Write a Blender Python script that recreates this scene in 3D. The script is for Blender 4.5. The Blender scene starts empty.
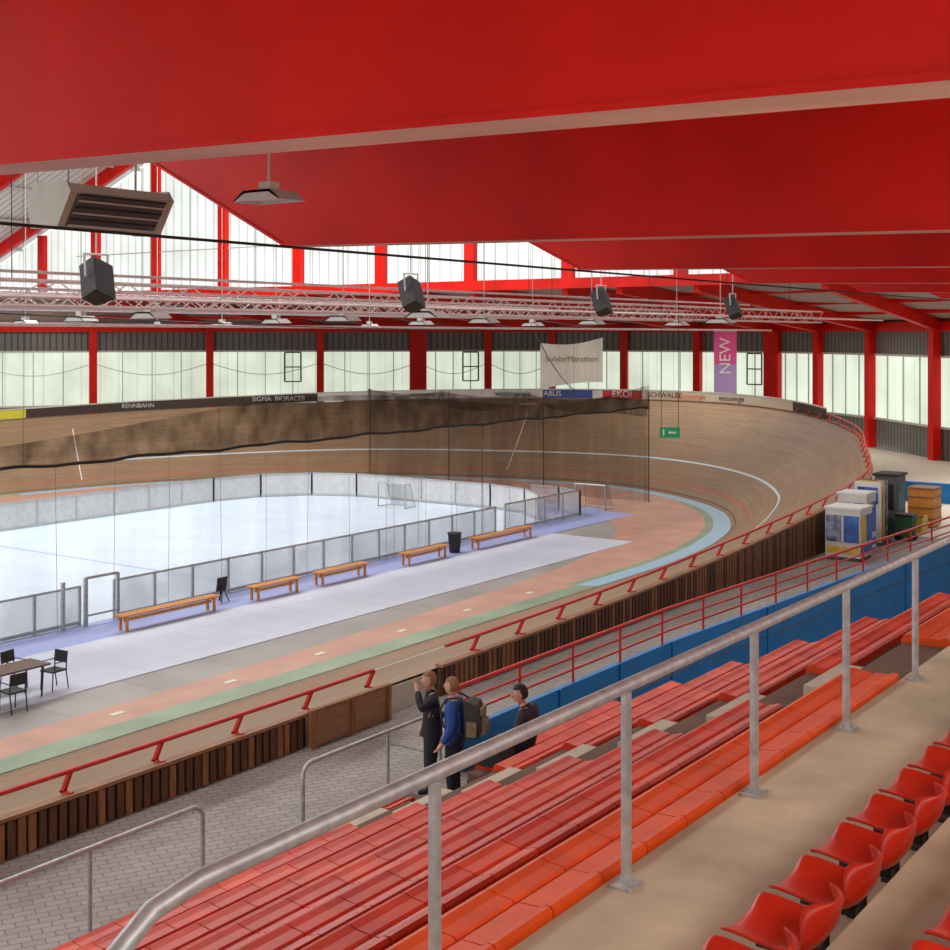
import bpy, bmesh, math, random
from mathutils import Vector, Matrix
random.seed(4)
scene = bpy.context.scene
try:
    scene.view_settings.view_transform = 'Standard'
except Exception:
    pass

# ------------------------------------------------------------ helpers
def lin(c):
    c = c/255.0
    return c/12.92 if c <= 0.04045 else ((c+0.055)/1.055)**2.4
def rgb(r, g, b): return (lin(r), lin(g), lin(b), 1.0)

def mat(name, col, rough=0.6, metal=0.0, var=0.12, scale=4.0, bump=0.0, bscale=40.0, spec=0.5, coat=0.0, stretch=(1,1,1), emit=0.0):
    m = bpy.data.materials.new(name); m.use_nodes = True
    nt = m.node_tree; N = nt.nodes; L = nt.links
    b = N['Principled BSDF']
    b.inputs['Roughness'].default_value = rough
    b.inputs['Metallic'].default_value = metal
    b.inputs['Specular IOR Level'].default_value = spec
    b.inputs['Coat Weight'].default_value = coat
    tc = N.new('ShaderNodeTexCoord'); mp = N.new('ShaderNodeMapping')
    mp.inputs['Scale'].default_value = stretch
    L.new(tc.outputs['Object'], mp.inputs['Vector'])
    nz = N.new('ShaderNodeTexNoise'); nz.inputs['Scale'].default_value = scale; nz.inputs['Detail'].default_value = 6
    L.new(mp.outputs[0], nz.inputs['Vector'])
    mr = N.new('ShaderNodeMapRange'); mr.inputs[1].default_value = 0.3; mr.inputs[2].default_value = 0.7
    L.new(nz.outputs['Fac'], mr.inputs[0])
    mx = N.new('ShaderNodeMix'); mx.data_type = 'RGBA'
    mx.inputs[6].default_value = tuple(max(0, c*(1-var)) for c in col[:3])+(1,)
    mx.inputs[7].default_value = tuple(min(1, c*(1+var)) for c in col[:3])+(1,)
    L.new(mr.outputs[0], mx.inputs[0]); L.new(mx.outputs[2], b.inputs['Base Color'])
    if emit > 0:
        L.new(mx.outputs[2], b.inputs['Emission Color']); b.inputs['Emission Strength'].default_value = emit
    if bump > 0:
        n2 = N.new('ShaderNodeTexNoise'); n2.inputs['Scale'].default_value = bscale
        L.new(tc.outputs['Object'], n2.inputs['Vector'])
        bp = N.new('ShaderNodeBump'); bp.inputs['Strength'].default_value = bump; bp.inputs['Distance'].default_value = 0.01
        L.new(n2.outputs['Fac'], bp.inputs['Height']); L.new(bp.outputs[0], b.inputs['Normal'])
    return m

def brick_mat(name, c1, c2, mortar, bw, rh, ms=0.01, rough=0.7, use_uv=False, offset=0.5, rot=0.0, noise=0.15):
    m = bpy.data.materials.new(name); m.use_nodes = True
    nt = m.node_tree; N = nt.nodes; L = nt.links
    b = N['Principled BSDF']; b.inputs['Roughness'].default_value = rough
    tc = N.new('ShaderNodeTexCoord'); mp = N.new('ShaderNodeMapping'); mp.inputs['Rotation'].default_value = (0, 0, rot)
    L.new(tc.outputs['UV' if use_uv else 'Object'], mp.inputs['Vector'])
    br = N.new('ShaderNodeTexBrick'); br.inputs['Scale'].default_value = 1.0
    br.inputs['Brick Width'].default_value = bw; br.inputs['Row Height'].default_value = rh
    br.inputs['Mortar Size'].default_value = ms; br.offset = offset
    br.inputs['Color1'].default_value = c1; br.inputs['Color2'].default_value = c2; br.inputs['Mortar'].default_value = mortar
    L.new(mp.outputs[0], br.inputs['Vector'])
    nz = N.new('ShaderNodeTexNoise'); nz.inputs['Scale'].default_value = 0.5; nz.inputs['Detail'].default_value = 5
    L.new(tc.outputs['Object'], nz.inputs['Vector'])
    mx = N.new('ShaderNodeMix'); mx.data_type = 'RGBA'; mx.blend_type = 'MULTIPLY'; mx.inputs[0].default_value = 1
    mr = N.new('ShaderNodeMapRange'); mr.inputs[1].default_value = 0.3; mr.inputs[2].default_value = 0.7
    mr.inputs[3].default_value = 1-noise; mr.inputs[4].default_value = 1+noise
    L.new(nz.outputs['Fac'], mr.inputs[0]); L.new(br.outputs['Color'], mx.inputs[6]); L.new(mr.outputs[0], mx.inputs[7])
    L.new(mx.outputs[2], b.inputs['Base Color'])
    return m

class MB:
    def __init__(s): s.v = []; s.f = []; s.m = []; s.sm = []; s.mats = []
    def mi(s, m):
        if m not in s.mats: s.mats.append(m)
        return s.mats.index(m)
    def add(s, vs, fs, m, smooth=False):
        o = len(s.v); k = s.mi(m)
        s.v += [tuple(v) for v in vs]
        for f in fs:
            s.f.append(tuple(i+o for i in f)); s.m.append(k); s.sm.append(smooth)
    def box(s, c, d, m, M=None):
        x, y, z = d[0]/2, d[1]/2, d[2]/2
        vs = [Vector((a*x, b*y, e*z)) for a in (-1, 1) for b in (-1, 1) for e in (-1, 1)]
        if M is not None: vs = [M @ v for v in vs]
        vs = [v+Vector(c) for v in vs]
        s.add(vs, [(0,1,3,2),(4,6,7,5),(0,4,5,1),(2,3,7,6),(0,2,6,4),(1,5,7,3)], m)
    def beam(s, p, q, w, h, m, up=(0,0,1)):
        p = Vector(p); q = Vector(q); d = (q-p).normalized(); u = Vector(up)
        if abs(d.dot(u)) > 0.98: u = Vector((1, 0, 0))
        r = d.cross(u).normalized(); u = r.cross(d).normalized()
        vs = [e+r*a*w/2+u*b*h/2 for e in (p, q) for a in (-1, 1) for b in (-1, 1)]
        s.add(vs, [(0,1,3,2),(4,6,7,5),(0,4,5,1),(2,3,7,6),(0,2,6,4),(1,5,7,3)], m)
    def tube(s, pts, r, m, n=8, cap=True):
        pts = [Vector(p) for p in pts]; R = r if isinstance(r, (list, tuple)) else [r]*len(pts)
        rings = []; prev = None
        for i, p in enumerate(pts):
            if i == 0: d = pts[1]-p
            elif i == len(pts)-1: d = p-pts[i-1]
            else: d = (pts[i+1]-p).normalized()+(p-pts[i-1]).normalized()
            d.normalize()
            if prev is None:
                u = Vector((0, 0, 1)) if abs(d.z) < 0.9 else Vector((1, 0, 0))
            else: u = prev
            a = d.cross(u).normalized(); u = a.cross(d).normalized(); prev = u
            rings.append([p+(a*math.cos(2*math.pi*k/n)+u*math.sin(2*math.pi*k/n))*R[i] for k in range(n)])
        vs = [v for g in rings for v in g]; fs = []
        for i in range(len(pts)-1):
            for k in range(n):
                fs.append((i*n+k, i*n+(k+1) % n, (i+1)*n+(k+1) % n, (i+1)*n+k))
        s.add(vs, fs, m, True)
        if cap: s.add(vs, [tuple(range(n))[::-1], tuple((len(pts)-1)*n+k for k in range(n))], m)
    def ell(s, c, r, m, M=None, nu=14, nv=10, cond=None):
        vs = []; fs = []
        for j in range(nv+1):
            th = math.pi*j/nv
            for i in range(nu):
                ph = 2*math.pi*i/nu
                v = Vector((r[0]*math.sin(th)*math.cos(ph), r[1]*math.sin(th)*math.sin(ph), r[2]*math.cos(th)))
                if M is not None: v = M @ v
                vs.append(v+Vector(c))
        for j in range(nv):
            for i in range(nu):
                f = (j*nu+i, (j+1)*nu+i, (j+1)*nu+(i+1) % nu, j*nu+(i+1) % nu)
                if cond and not cond(sum((vs[k] for k in f), Vector())/4-Vector(c)): continue
                fs.append(f)
        s.add(vs, fs, m, True)
    def extr(s, prof, p0, p1, ax, up, m, smooth=False):
        ax = Vector(ax); up = Vector(up); n = len(prof)
        vs = [Vector(p)+ax*a+up*b for p in (p0, p1) for a, b in prof]
        s.add(vs, [(i, (i+1) % n, n+(i+1) % n, n+i) for i in range(n)], m, smooth)
        s.add(vs, [tuple(range(n))[::-1], tuple(range(n, 2*n))], m)
    def quad(s, a, b, c, d, m): s.add([a, b, c, d], [(0, 1, 2, 3)], m)
    def obj(s, name, parent=None, bevel=0, fix=True):
        me = bpy.data.meshes.new(name); me.from_pydata(s.v, [], s.f)
        for m in s.mats: me.materials.append(m)
        for p, k, sm in zip(me.polygons, s.m, s.sm): p.material_index = k; p.use_smooth = sm
        if fix:
            bm = bmesh.new(); bm.from_mesh(me); bmesh.ops.recalc_face_normals(bm, faces=bm.faces); bm.to_mesh(me); bm.free()
        me.update()
        o = bpy.data.objects.new(name, me); scene.collection.objects.link(o)
        if parent: o.parent = parent
        if bevel:
            bv = o.modifiers.new('bev', 'BEVEL'); bv.width = bevel; bv.segments = 2; bv.limit_method = 'ANGLE'
        return o

def text(s, loc, size, m, facing, parent, name='lettering', rotz_extra=0, align='CENTER'):
    cu = bpy.data.curves.new(name, 'FONT'); cu.body = s; cu.size = size; cu.align_x = align; cu.align_y = 'CENTER'; cu.extrude = 0.005
    o = bpy.data.objects.new(name, cu); scene.collection.objects.link(o); cu.materials.append(m)
    z = Vector(facing).normalized(); up = Vector((0, 0, 1)); x = up.cross(z).normalized(); y = z.cross(x)
    M = Matrix((x, y, z)).transposed().to_4x4()
    if rotz_extra: M = M @ Matrix.Rotation(rotz_extra, 4, 'Z')
    M.translation = Vector(loc)
    o.matrix_world = M
    if parent: o.parent = parent
    return o

def catmull(P, n):
    out = []
    P = [Vector(p) for p in P]
    for i in range(len(P)-1):
        p0 = P[max(i-1, 0)]; p1 = P[i]; p2 = P[i+1]; p3 = P[min(i+2, len(P)-1)]
        for k in range(n):
            t = k/n
            L = (p2-p1).length
            t1 = (p2-p0)/max((p2-p0).length, 1e-6)*L if i > 0 else (p2-p1)
            t2 = (p3-p1)/max((p3-p1).length, 1e-6)*L if i < len(P)-2 else (p2-p1)
            h = 2*t**3-3*t**2+1; a = t**3-2*t**2+t; b = -2*t**3+3*t**2; c = t**3-t**2
            out.append(p1*h+t1*a+p2*b+t2*c)
    out.append(P[-1]); return out

# ------------------------------------------------------------ materials
RED = mat('red_paint', rgb(212, 20, 3), 0.5, var=0.16, scale=0.9, bump=0.05, spec=.25)
REDD = mat('red_paint_rail', rgb(200, 34, 30), 0.4, var=0.08)
SOFF = mat('beam_flange_reflected_light', rgb(226, 184, 172), 0.6, var=0.22, scale=2.0, stretch=(1, .3, 1))  # pale tone is reflected light put into the colour of the red flange
SEAT = mat('seat_plastic_orange', rgb(226, 80, 14), 0.4, var=0.14, scale=3.0, spec=.3)
SEATR = mat('seat_plastic_red', rgb(204, 50, 12), 0.38, var=0.2, scale=2.5, spec=.32)
SEATR2 = mat('seat_plastic_red_faded', rgb(216, 66, 20), 0.38, var=0.2, scale=2.5, spec=.32)
BUCK = mat('bucket_plastic', rgb(200, 42, 18), 0.33, var=0.12, spec=.35)
CONC = mat('concrete_landing', rgb(196, 182, 156), 0.8, var=0.28, scale=1.3, bump=0.25, bscale=50, spec=.25)
CONCD = mat('concrete_terrace', rgb(104, 80, 66), 0.8, var=0.2, scale=2.0, bump=0.2)
CONCL = mat('concrete_steps', rgb(196, 188, 168), 0.8, var=0.15, scale=3.0)
GALV = mat('galvanised_steel', rgb(188, 192, 192), 0.42, metal=0.5, var=0.2, scale=14)
PAVE = brick_mat('pavers', rgb(156, 150, 143), rgb(144, 138, 132), rgb(114, 109, 104), 0.24, 0.13, 0.009, rot=0.5)
INF = brick_mat('infield_concrete', rgb(162, 158, 153), rgb(152, 149, 144), rgb(135, 131, 126), 2.5, 2.5, 0.02, rough=0.5, offset=0)
MAT_W = brick_mat('white_sport_mat', rgb(212, 221, 236), rgb(207, 217, 233), rgb(188, 200, 220), 1.0, 1.0, 0.012, rough=0.4, offset=0, noise=0.06)
RINK = brick_mat('rink_tiles', rgb(208, 225, 238), rgb(202, 221, 236), rgb(192, 212, 230), 0.8, 0.8, 0.01, rough=0.35, offset=0, noise=0.05)
LAV = mat('lavender_border', rgb(158, 172, 222), 0.45, var=0.06)
PINK = mat('pink_lane', rgb(192, 148, 128), 0.55, var=0.12, scale=0.8)
GREEN = mat('green_lane', rgb(138, 158, 130), 0.55, var=0.24, scale=0.5)
AZUR = mat('azure_lane', rgb(152, 192, 210), 0.5, var=0.08)
CREAM = mat('concourse_floor', rgb(222, 214, 196), 0.6, var=0.08)
SL1 = mat('slat_dark', rgb(92, 60, 38), 0.7, var=0.35, scale=6, stretch=(6, 6, .6))
SL2 = mat('slat_mid', rgb(140, 96, 60), 0.7, var=0.35, scale=6, stretch=(6, 6, .6))
WOODP = mat('plain_board', rgb(152, 108, 74), 0.6, var=0.2, scale=3, stretch=(1, 1, 5))
DARK = mat('dark_void', rgb(40, 30, 26), 0.9)
BENCHW = mat('bench_wood', rgb(208, 140, 62), 0.5, var=0.15, scale=5)
BLUEW = mat('blue_wall_paint', rgb(12, 124, 196), 0.45, var=0.10, scale=1.5)
BLACK = mat('black_plastic', rgb(26, 26, 28), 0.5, var=0.2)
DGREY = mat('dark_cladding', rgb(92, 92, 90), 0.6, var=0.15, scale=3, stretch=(8, 8, .2))
WHITE = mat('white_paint', rgb(225, 225, 222), 0.5, var=0.04)
LGREY = mat('light_grey_metal', rgb(196, 196, 188), 0.45, metal=0.2, var=0.08)
TRUSS = mat('truss_aluminium', rgb(232, 214, 212), 0.4, metal=0.2, var=0.1)
SOFFIT = mat('annex_soffit', rgb(160, 142, 136), 0.7, var=0.15, scale=1)
HOUSING = mat('heater_housing', rgb(188, 190, 176), 0.45, metal=0.1, var=0.1)
MULL = mat('window_mullion', rgb(176, 190, 180), 0.5, var=.05)

def stripes(name, base, line, spacing, thick, emit, axis='uv'):
    m = bpy.data.materials.new(name); m.use_nodes = True
    nt = m.node_tree; N = nt.nodes; L = nt.links; b = N['Principled BSDF']
    tc = N.new('ShaderNodeTexCoord'); sp = N.new('ShaderNodeSeparateXYZ'); L.new(tc.outputs['UV'], sp.inputs[0])
    md = N.new('ShaderNodeMath'); md.operation = 'PINGPONG'; md.inputs[1].default_value = spacing
    L.new(sp.outputs[0], md.inputs[0])
    ls = N.new('ShaderNodeMath'); ls.operation = 'LESS_THAN'; ls.inputs[1].default_value = thick
    L.new(md.outputs[0], ls.inputs[0])
    nz = N.new('ShaderNodeTexNoise'); nz.inputs['Scale'].default_value = 0.35; nz.inputs['Detail'].default_value = 4
    L.new(tc.outputs['Object'], nz.inputs['Vector'])
    mr = N.new('ShaderNodeMapRange'); mr.inputs[1].default_value = .3; mr.inputs[2].default_value = .7; mr.inputs[3].default_value = .86; mr.inputs[4].default_value = 1.12
    L.new(nz.outputs['Fac'], mr.inputs[0])
    mx = N.new('ShaderNodeMix'); mx.data_type = 'RGBA'; mx.inputs[6].default_value = base; mx.inputs[7].default_value = line
    L.new(ls.outputs[0], mx.inputs[0])
    m2 = N.new('ShaderNodeMix'); m2.data_type = 'RGBA'; m2.blend_type = 'MULTIPLY'; m2.inputs[0].default_value = 1
    L.new(mx.outputs[2], m2.inputs[6]); L.new(mr.outputs[0], m2.inputs[7])
    L.new(m2.outputs[2], b.inputs['Base Color']); b.inputs['Roughness'].default_value = .4
    if emit:
        L.new(m2.outputs[2], b.inputs['Emission Color']); b.inputs['Emission Strength'].default_value = emit
        mm = N.new('ShaderNodeMix'); mm.data_type = 'RGBA'; mm.blend_type = 'MULTIPLY'; mm.inputs[0].default_value = 1
        mm.inputs[7].default_value = (.25, .25, .25, 1); L.new(m2.outputs[2], mm.inputs[6]); L.new(mm.outputs[2], b.inputs['Base Color'])
    return m
GLASS_U = stripes('translucent_glazing_upper', rgb(234, 240, 236), rgb(194, 206, 202), 0.35, 0.06, 1.0)
GLASS_L = stripes('translucent_glazing_lower', rgb(226, 236, 216), rgb(204, 218, 198), 0.6, 0.04, 0.98)
CEIL = stripes('corrugated_ceiling', rgb(214, 218, 216), rgb(170, 176, 176), 0.25, 0.07, 0.0)
CLAD = stripes('corrugated_cladding', rgb(112, 112, 106), rgb(70, 70, 66), 0.2, 0.06, 0.0)

def uvquads(name, quads, mats, thick=0.0):
    me = bpy.data.meshes.new(name); vs = []; fs = []
    for q in quads:
        o = len(vs); vs += [tuple(p) for p in q[0]]; fs.append(tuple(range(o, o+len(q[0]))))
    me.from_pydata(vs, [], fs)
    uv = me.uv_layers.new(name='UVMap'); i = 0
    for q, p in zip(quads, me.polygons):
        p.material_index = q[2]
        for u in q[1]: uv.data[i].uv = u; i += 1
    for m in mats: me.materials.append(m)
    o = bpy.data.objects.new(name, me); scene.collection.objects.link(o)
    if thick:
        s = o.modifiers.new('s', 'SOLIDIFY'); s.thickness = thick; s.offset = 0
    return o

# ------------------------------------------------------------ camera
H = 8.1
cam = bpy.data.cameras.new('camera'); cam.sensor_width = 36; cam.lens = 36*1300/950
cam.shift_y = -(475-335)/950; cam.clip_end = 500; cam.clip_start = 0.05
co = bpy.data.objects.new('camera', cam); scene.collection.objects.link(co)
co.location = (0, 0, H)
yaw = math.atan2(.579, .815)
co.rotation_euler = (math.pi/2, 0, yaw-math.pi/2)
scene.camera = co

# ------------------------------------------------------------ track curves
RIM = [(-40,13.8,2.25),(0,13.8,2.25),(14,13.8,2.22),(26,13.8,2.38),(37,13.8,2.95),(44,14.8,3.2),(50,16.9,3.45),(56,19.4,3.8),(62.6,24.2,4.1),
       (66.8,29.7,4.25),(67.6,35.4,4.3),(65.2,43.5,4.25),(60.6,53.,4.0),(51.5,59.3,3.7),(42.7,61.8,3.45),(30,62.8,3.3),(10,63,3.0),(-40,63,2.6)]
BAS = [(-40,21),(0,21),(14,21),(26,21),(36,21),(42,21.1),(47,21.8),(51.5,23.2),(56,26),(59.6,30.5),(61.3,35.4),(60.3,42.),(56.8,49.6),
       (48.8,55.2),(40.5,57.4),(29,58),(10,58),(-40,58)]
PIN = [(-40,22.8),(0,22.8),(14,22.8),(26,23),(35,23.4),(40,24),(44.5,25.2),(48.5,27.2),(51.5,30),(53.6,33),(54.6,36.5),(54.4,41),(52,46),
       (46,50.5),(39,53),(29,54),(10,54),(-40,54)]
OUT = [(-40,9.4),(0,9.4),(14,9.4),(26,10.9),(37,10.1),(44,8.4),(52,5),(61,9),(67.6,18.4),(79,32.5),(80,38.3),(78,48.4),(71.5,56),(62,66.6),(49.5,75.3),(36,79.3),(10,80.3),(-40,80.3)]
n = 14
rim = catmull(RIM, n); bas = catmull([(x, y, 0) for x, y in BAS], n); pin = catmull([(x, y, 0) for x, y in PIN], n)
NP = len(rim)
TM = bpy.data.materials.new('track_planks'); TM.use_nodes = True
nt = TM.node_tree; N = nt.nodes; L = nt.links; b = N['Principled BSDF']; b.inputs['Roughness'].default_value = .55; b.inputs['Specular IOR Level'].default_value = .35
tc = N.new('ShaderNodeTexCoord')
br = N.new('ShaderNodeTexBrick'); br.inputs['Scale'].default_value = 1; br.inputs['Brick Width'].default_value = 3.5; br.inputs['Row Height'].default_value = .12
br.inputs['Mortar Size'].default_value = .010; br.inputs['Color1'].default_value = rgb(154, 127, 96); br.inputs['Color2'].default_value = rgb(140, 114, 86); br.inputs['Mortar'].default_value = rgb(106, 86, 66)
L.new(tc.outputs['UV'], br.inputs['Vector'])
mp = N.new('ShaderNodeMapping'); mp.inputs['Scale'].default_value = (.35, .5, 1); L.new(tc.outputs['UV'], mp.inputs[0])
nz = N.new('ShaderNodeTexNoise'); nz.inputs['Scale'].default_value = 1; nz.inputs['Detail'].default_value = 8; nz.inputs['Roughness'].default_value = .65; L.new(mp.outputs[0], nz.inputs['Vector'])
mr = N.new('ShaderNodeMapRange'); mr.inputs[1].default_value = .3; mr.inputs[2].default_value = .7; mr.inputs[3].default_value = .88; mr.inputs[4].default_value = 1.12
L.new(nz.outputs['Fac'], mr.inputs[0])
mx = N.new('ShaderNodeMix'); mx.data_type = 'RGBA'; mx.blend_type = 'MULTIPLY'; mx.inputs[0].default_value = 1
L.new(br.outputs['Color'], mx.inputs[6]); L.new(mr.outputs[0], mx.inputs[7])
sp = N.new('ShaderNodeSeparateXYZ'); L.new(tc.outputs['UV'], sp.inputs[0])
last = mx.outputs[2]
for v, w, c in ((.25, .03, rgb(50, 46, 44)), (.95, .03, rgb(190, 70, 60)), (2.6, .055, rgb(190, 212, 218))):
    su = N.new('ShaderNodeMath'); su.operation = 'SUBTRACT'; su.inputs[1].default_value = v; L.new(sp.outputs[1], su.inputs[0])
    ab = N.new('ShaderNodeMath'); ab.operation = 'ABSOLUTE'; L.new(su.outputs[0], ab.inputs[0])
    lt = N.new('ShaderNodeMath'); lt.operation = 'LESS_THAN'; lt.inputs[1].default_value = w; L.new(ab.outputs[0], lt.inputs[0])
    m2 = N.new('ShaderNodeMix'); m2.data_type = 'RGBA'; L.new(lt.outputs[0], m2.inputs[0]); L.new(last, m2.inputs[6]); m2.inputs[7].default_value = c
    last = m2.outputs[2]
L.new(last, b.inputs['Base Color'])
qs = []; u = 0; K = 8
for i in range(NP-1):
    du = (rim[i+1]-rim[i]).length
    for k in range(K):
        a, c = k/K, (k+1)/K
        def P(j, t):
            p = bas[j].lerp(rim[j], t); p.z = rim[j].z*(t**1.12); return p
        qs.append(([P(i, a), P(i+1, a), P(i+1, c), P(i, c)], [(u, 7*a), (u+du, 7*a), (u+du, 7*c), (u, 7*c)], 0))
    u += du
uvquads('velodrome_track', qs, [TM])

mb = MB()
for j in (int(n*13.6), int(n*10.9)):
    for k in range(10):
        t0, t1 = .12+.07*k, .12+.07*(k+1)
        def P2(j, t, s):
            p = bas[j].lerp(rim[j], t); p.z = rim[j].z*(t**1.12)
            q = bas[j+1].lerp(rim[j+1], t); q.z = rim[j+1].z*(t**1.12)
            r = p.lerp(q, s); r.z += .03; return r
        mb.quad(P2(j, t0, 0), P2(j, t0, .09), P2(j, t1, .09), P2(j, t1, 0), WHITE)
mb.obj('track_finish_line')

# infield
mb = MB(); mb.box((8, 40, -.1), (120, 46, .2), INF); mb.obj('floor_infield')
mb = MB()
for i in range(NP-1):
    def ins(j, d):
        v = (pin[j]-bas[j]).normalized(); return bas[j]+v*d
    bend = 4*n < i < 14*n
    m = AZUR if bend else GREEN
    z = Vector((0, 0, .015))
    mb.quad(bas[i]+z, bas[i+1]+z, ins(i+1, .75)+z, ins(i, .75)+z, m)
    if bend and i < 8.5*n: mb.quad(ins(i, .75)+z, ins(i+1, .75)+z, ins(i+1, 1.1)+z, ins(i, 1.1)+z, GREEN)
    s = 1.1 if (bend and i < 8.5*n) else .75
    mb.quad(ins(i, s)+z, ins(i+1, s)+z, pin[i+1]+z, pin[i]+z, PINK)
mb.obj('trim_painted_lanes', fix=False)
mb = MB(); mb.box((17, 26.25, .012), (56, 3.7, .024), MAT_W); mb.obj('floor_white_mat')
mb = MB(); mb.box((18, 29.05, .012), (68, 1.9, .02), LAV); mb.box((51.3, 35, .012), (3.0, 10, .02), LAV); mb.obj('floor_lavender_border')
mb = MB(); mb.box((10, 38.4, .014), (79.5, 17, .028), RINK)
mb.box((30, 38.4, .03), (.1, 16.8, .006), LAV)
mb.obj('floor_rink')
mb = MB()
for i in range(7): mb.box((15+i*3.2, 22.2+.1*(i % 2), .022), (.35, .18, .01), CREAM)
mb.obj('lane_marker_tiles')

# walkway + concourse
mb = MB()
mb.box((-11.35, 11.6, 1.642), (57.3, 4.35, .2), PAVE)
mb.obj('floor_walkway')
mb = MB()
outc = catmull([(x, y, 1.75) for x, y in OUT], n)
w0 = int(2.2*n)
for i in range(w0, NP-1):
    a, c = rim[i].copy(), rim[i+1].copy(); a.z = c.z = 1.75
    o0, o1 = outc[i].copy(), outc[i+1].copy()
    if o0.x < 45 and o0.y < 20: o0.y = 11.05 if o0.x < 22 else 11.05-(o0.x-22)*.055
    if o1.x < 45 and o1.y < 20: o1.y = 11.05 if o1.x < 22 else 11.05-(o1.x-22)*.055
    mb.quad(a, c, o1, o0, PAVE if i < 4.6*n else CREAM)
mb.obj('floor_concourse', fix=False)
mb = MB(); mb.box((32, 2, -.1), (80, 24, .18), CONCD); mb.obj('floor_lower_passage')

# rim outer wall of vertical slats
def along(curve, step, i0, i1):
    out = []; acc = 0
    for i in range(i0, i1):
        p, q = curve[i], curve[i+1]; d = (q-p); l = d.length; t = -acc
        while t+step <= l+1e-9:
            t += step
            out.append((p+d*(t/l), d.normalized(), i))
        acc = l-t
    return out
mb = MB()
for p, d, i in along(rim, .15, n, int(12*n)):
    if 14.7 < p.x < 18.2 and p.y < 15: continue
    if p.x < 4 and p.y < 15: continue
    nn = Vector((d.y, -d.x, 0)).normalized()
    M = Matrix.Rotation(math.atan2(d.y, d.x), 3, 'Z')
    h = p.z-.02-1.75
    mb.box((p.x+nn.x*.06, p.y+nn.y*.06, 1.75+h/2), (.105, .05, h), SL1 if random.random() < .6 else SL2, M)
for i in range(n, 12*n):
    a, c = rim[i], rim[i+1]
    if 14.7 < (a.x+c.x)/2 < 18.2 and a.y < 15: continue
    nn = Vector((c.y-a.y, -(c.x-a.x), 0)).normalized()*.03
    mb.quad((a.x+nn.x, a.y+nn.y, 1.7), (c.x+nn.x, c.y+nn.y, 1.7), (c.x+nn.x, c.y+nn.y, c.z), (a.x+nn.x, a.y+nn.y, a.z), DARK)
    mb.beam(a+Vector((0, 0, .03))+nn, c+Vector((0, 0, .03))+nn, .16, .05, WOODP)
mb.obj('wall_track_timber')
mb = MB(); mb.box((15.75, 13.62, 2.04), (1.9, .06, .56), WOODP)
for x in (14.85, 15.75, 16.65): mb.box((x, 13.57, 2.04), (.08, .05, .6), SL2)
mb.box((15.75, 13.6, 2.32), (1.95, .1, .05), SL2)
mb.obj('track_gate')
mb = MB(); mb.box((16.5, 13.8, 1.97), (3.3, .06, .44), CONCL); mb.obj('wall_gate_threshold')

def railing_on_rim(name, i0, i1, cond):
    mb = MB(); run = []
    def flush():
        if len(run) > 1: mb.tube(run, .032, REDD, 6)
        run.clear()
    for p, d, i in along(rim, .5, i0, i1):
        if not cond(p): flush(); continue
        nn = Vector((d.y, -d.x, 0)).normalized()
        run.append(p+nn*.02+Vector((0, 0, .34)))
    flush()
    for p, d, i in along(rim, 1.5, i0, i1):
        if not cond(p): continue
        nn = Vector((d.y, -d.x, 0)).normalized()
        mb.beam(p-nn*.12+Vector((0, 0, .04)), p+nn*.03+Vector((0, 0, .34)), .06, .05, REDD)
        mb.beam(p-nn*.16+Vector((0, 0, .05)), p+nn*.06+Vector((0, 0, .06)), .06, .03, REDD)
    mb.obj(name)
railing_on_rim('track_rim_railing', n, int(8.2*n), lambda p: not (16.7 < p.x < 18.2 and p.y < 15))

# ------------------------------------------------------------ advertising boards on rim
AD = {k: mat('ad_'+k, c, .5, var=.05) for k, c in dict(brown=rgb(58, 46, 40), white=rgb(214, 214, 206), blue=rgb(50, 84, 160), red=rgb(196, 44, 48), yellow=rgb(200, 196, 60), cream=rgb(206, 196, 172)).items()}
mb = MB()
for i in range(int(7.7*n), 17*n):
    a, c = rim[i], rim[i+1]; y = (a.y+c.y)/2; x = (a.x+c.x)/2
    k = 'brown'
    if i < 8.2*n: k = 'brown'
    elif y < 35.8: k = 'cream'
    elif y < 38.4: k = 'red'
    elif y < 39.2: k = 'white'
    elif y < 42: k = 'blue'
    elif y < 54: k = 'white'
    elif 44 > x > 40: k = 'yellow'
    o = Vector((0, 0, .06)); t = Vector((0, 0, .58))
    mb.quad(a+o, c+o, c+t, a+t, AD[k])
    mb.beam(a+t, c+t, .06, .04, LGREY)
ads = mb.obj('advertising_boards', fix=False)
sm = ads.modifiers.new('s', 'SOLIDIFY'); sm.thickness = .04; sm.offset = 0
def adtext(s, fi, size, m):
    j = int(fi*n); p = rim[j]; d = rim[j+1]-rim[j]
    nn = Vector((-d.y, d.x, 0)).normalized()
    text(s, p+nn*.10+Vector((0, 0, .32)), size, m, nn, ads)
NAV = mat('ink_navy', rgb(40, 50, 90), .5)
adtext('westenergie', 11.55, .45, NAV); adtext('westenergie', 9.6, .4, mat('ink_orange', rgb(215, 120, 30), .5)); adtext('SCHWALBE', 9.9, .42, BLACK)
adtext('EKOI', 10.24, .55, WHITE); adtext('ABUS', 10.75, .45, WHITE); adtext('westenergie', 9.1, .4, NAV); adtext('SIGMA  BIORACER', 12.4, .4, LGREY); adtext('westenergie', 11.05, .45, NAV)
adtext('RENNBAHN', 13.2, .36, LGREY)

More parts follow.
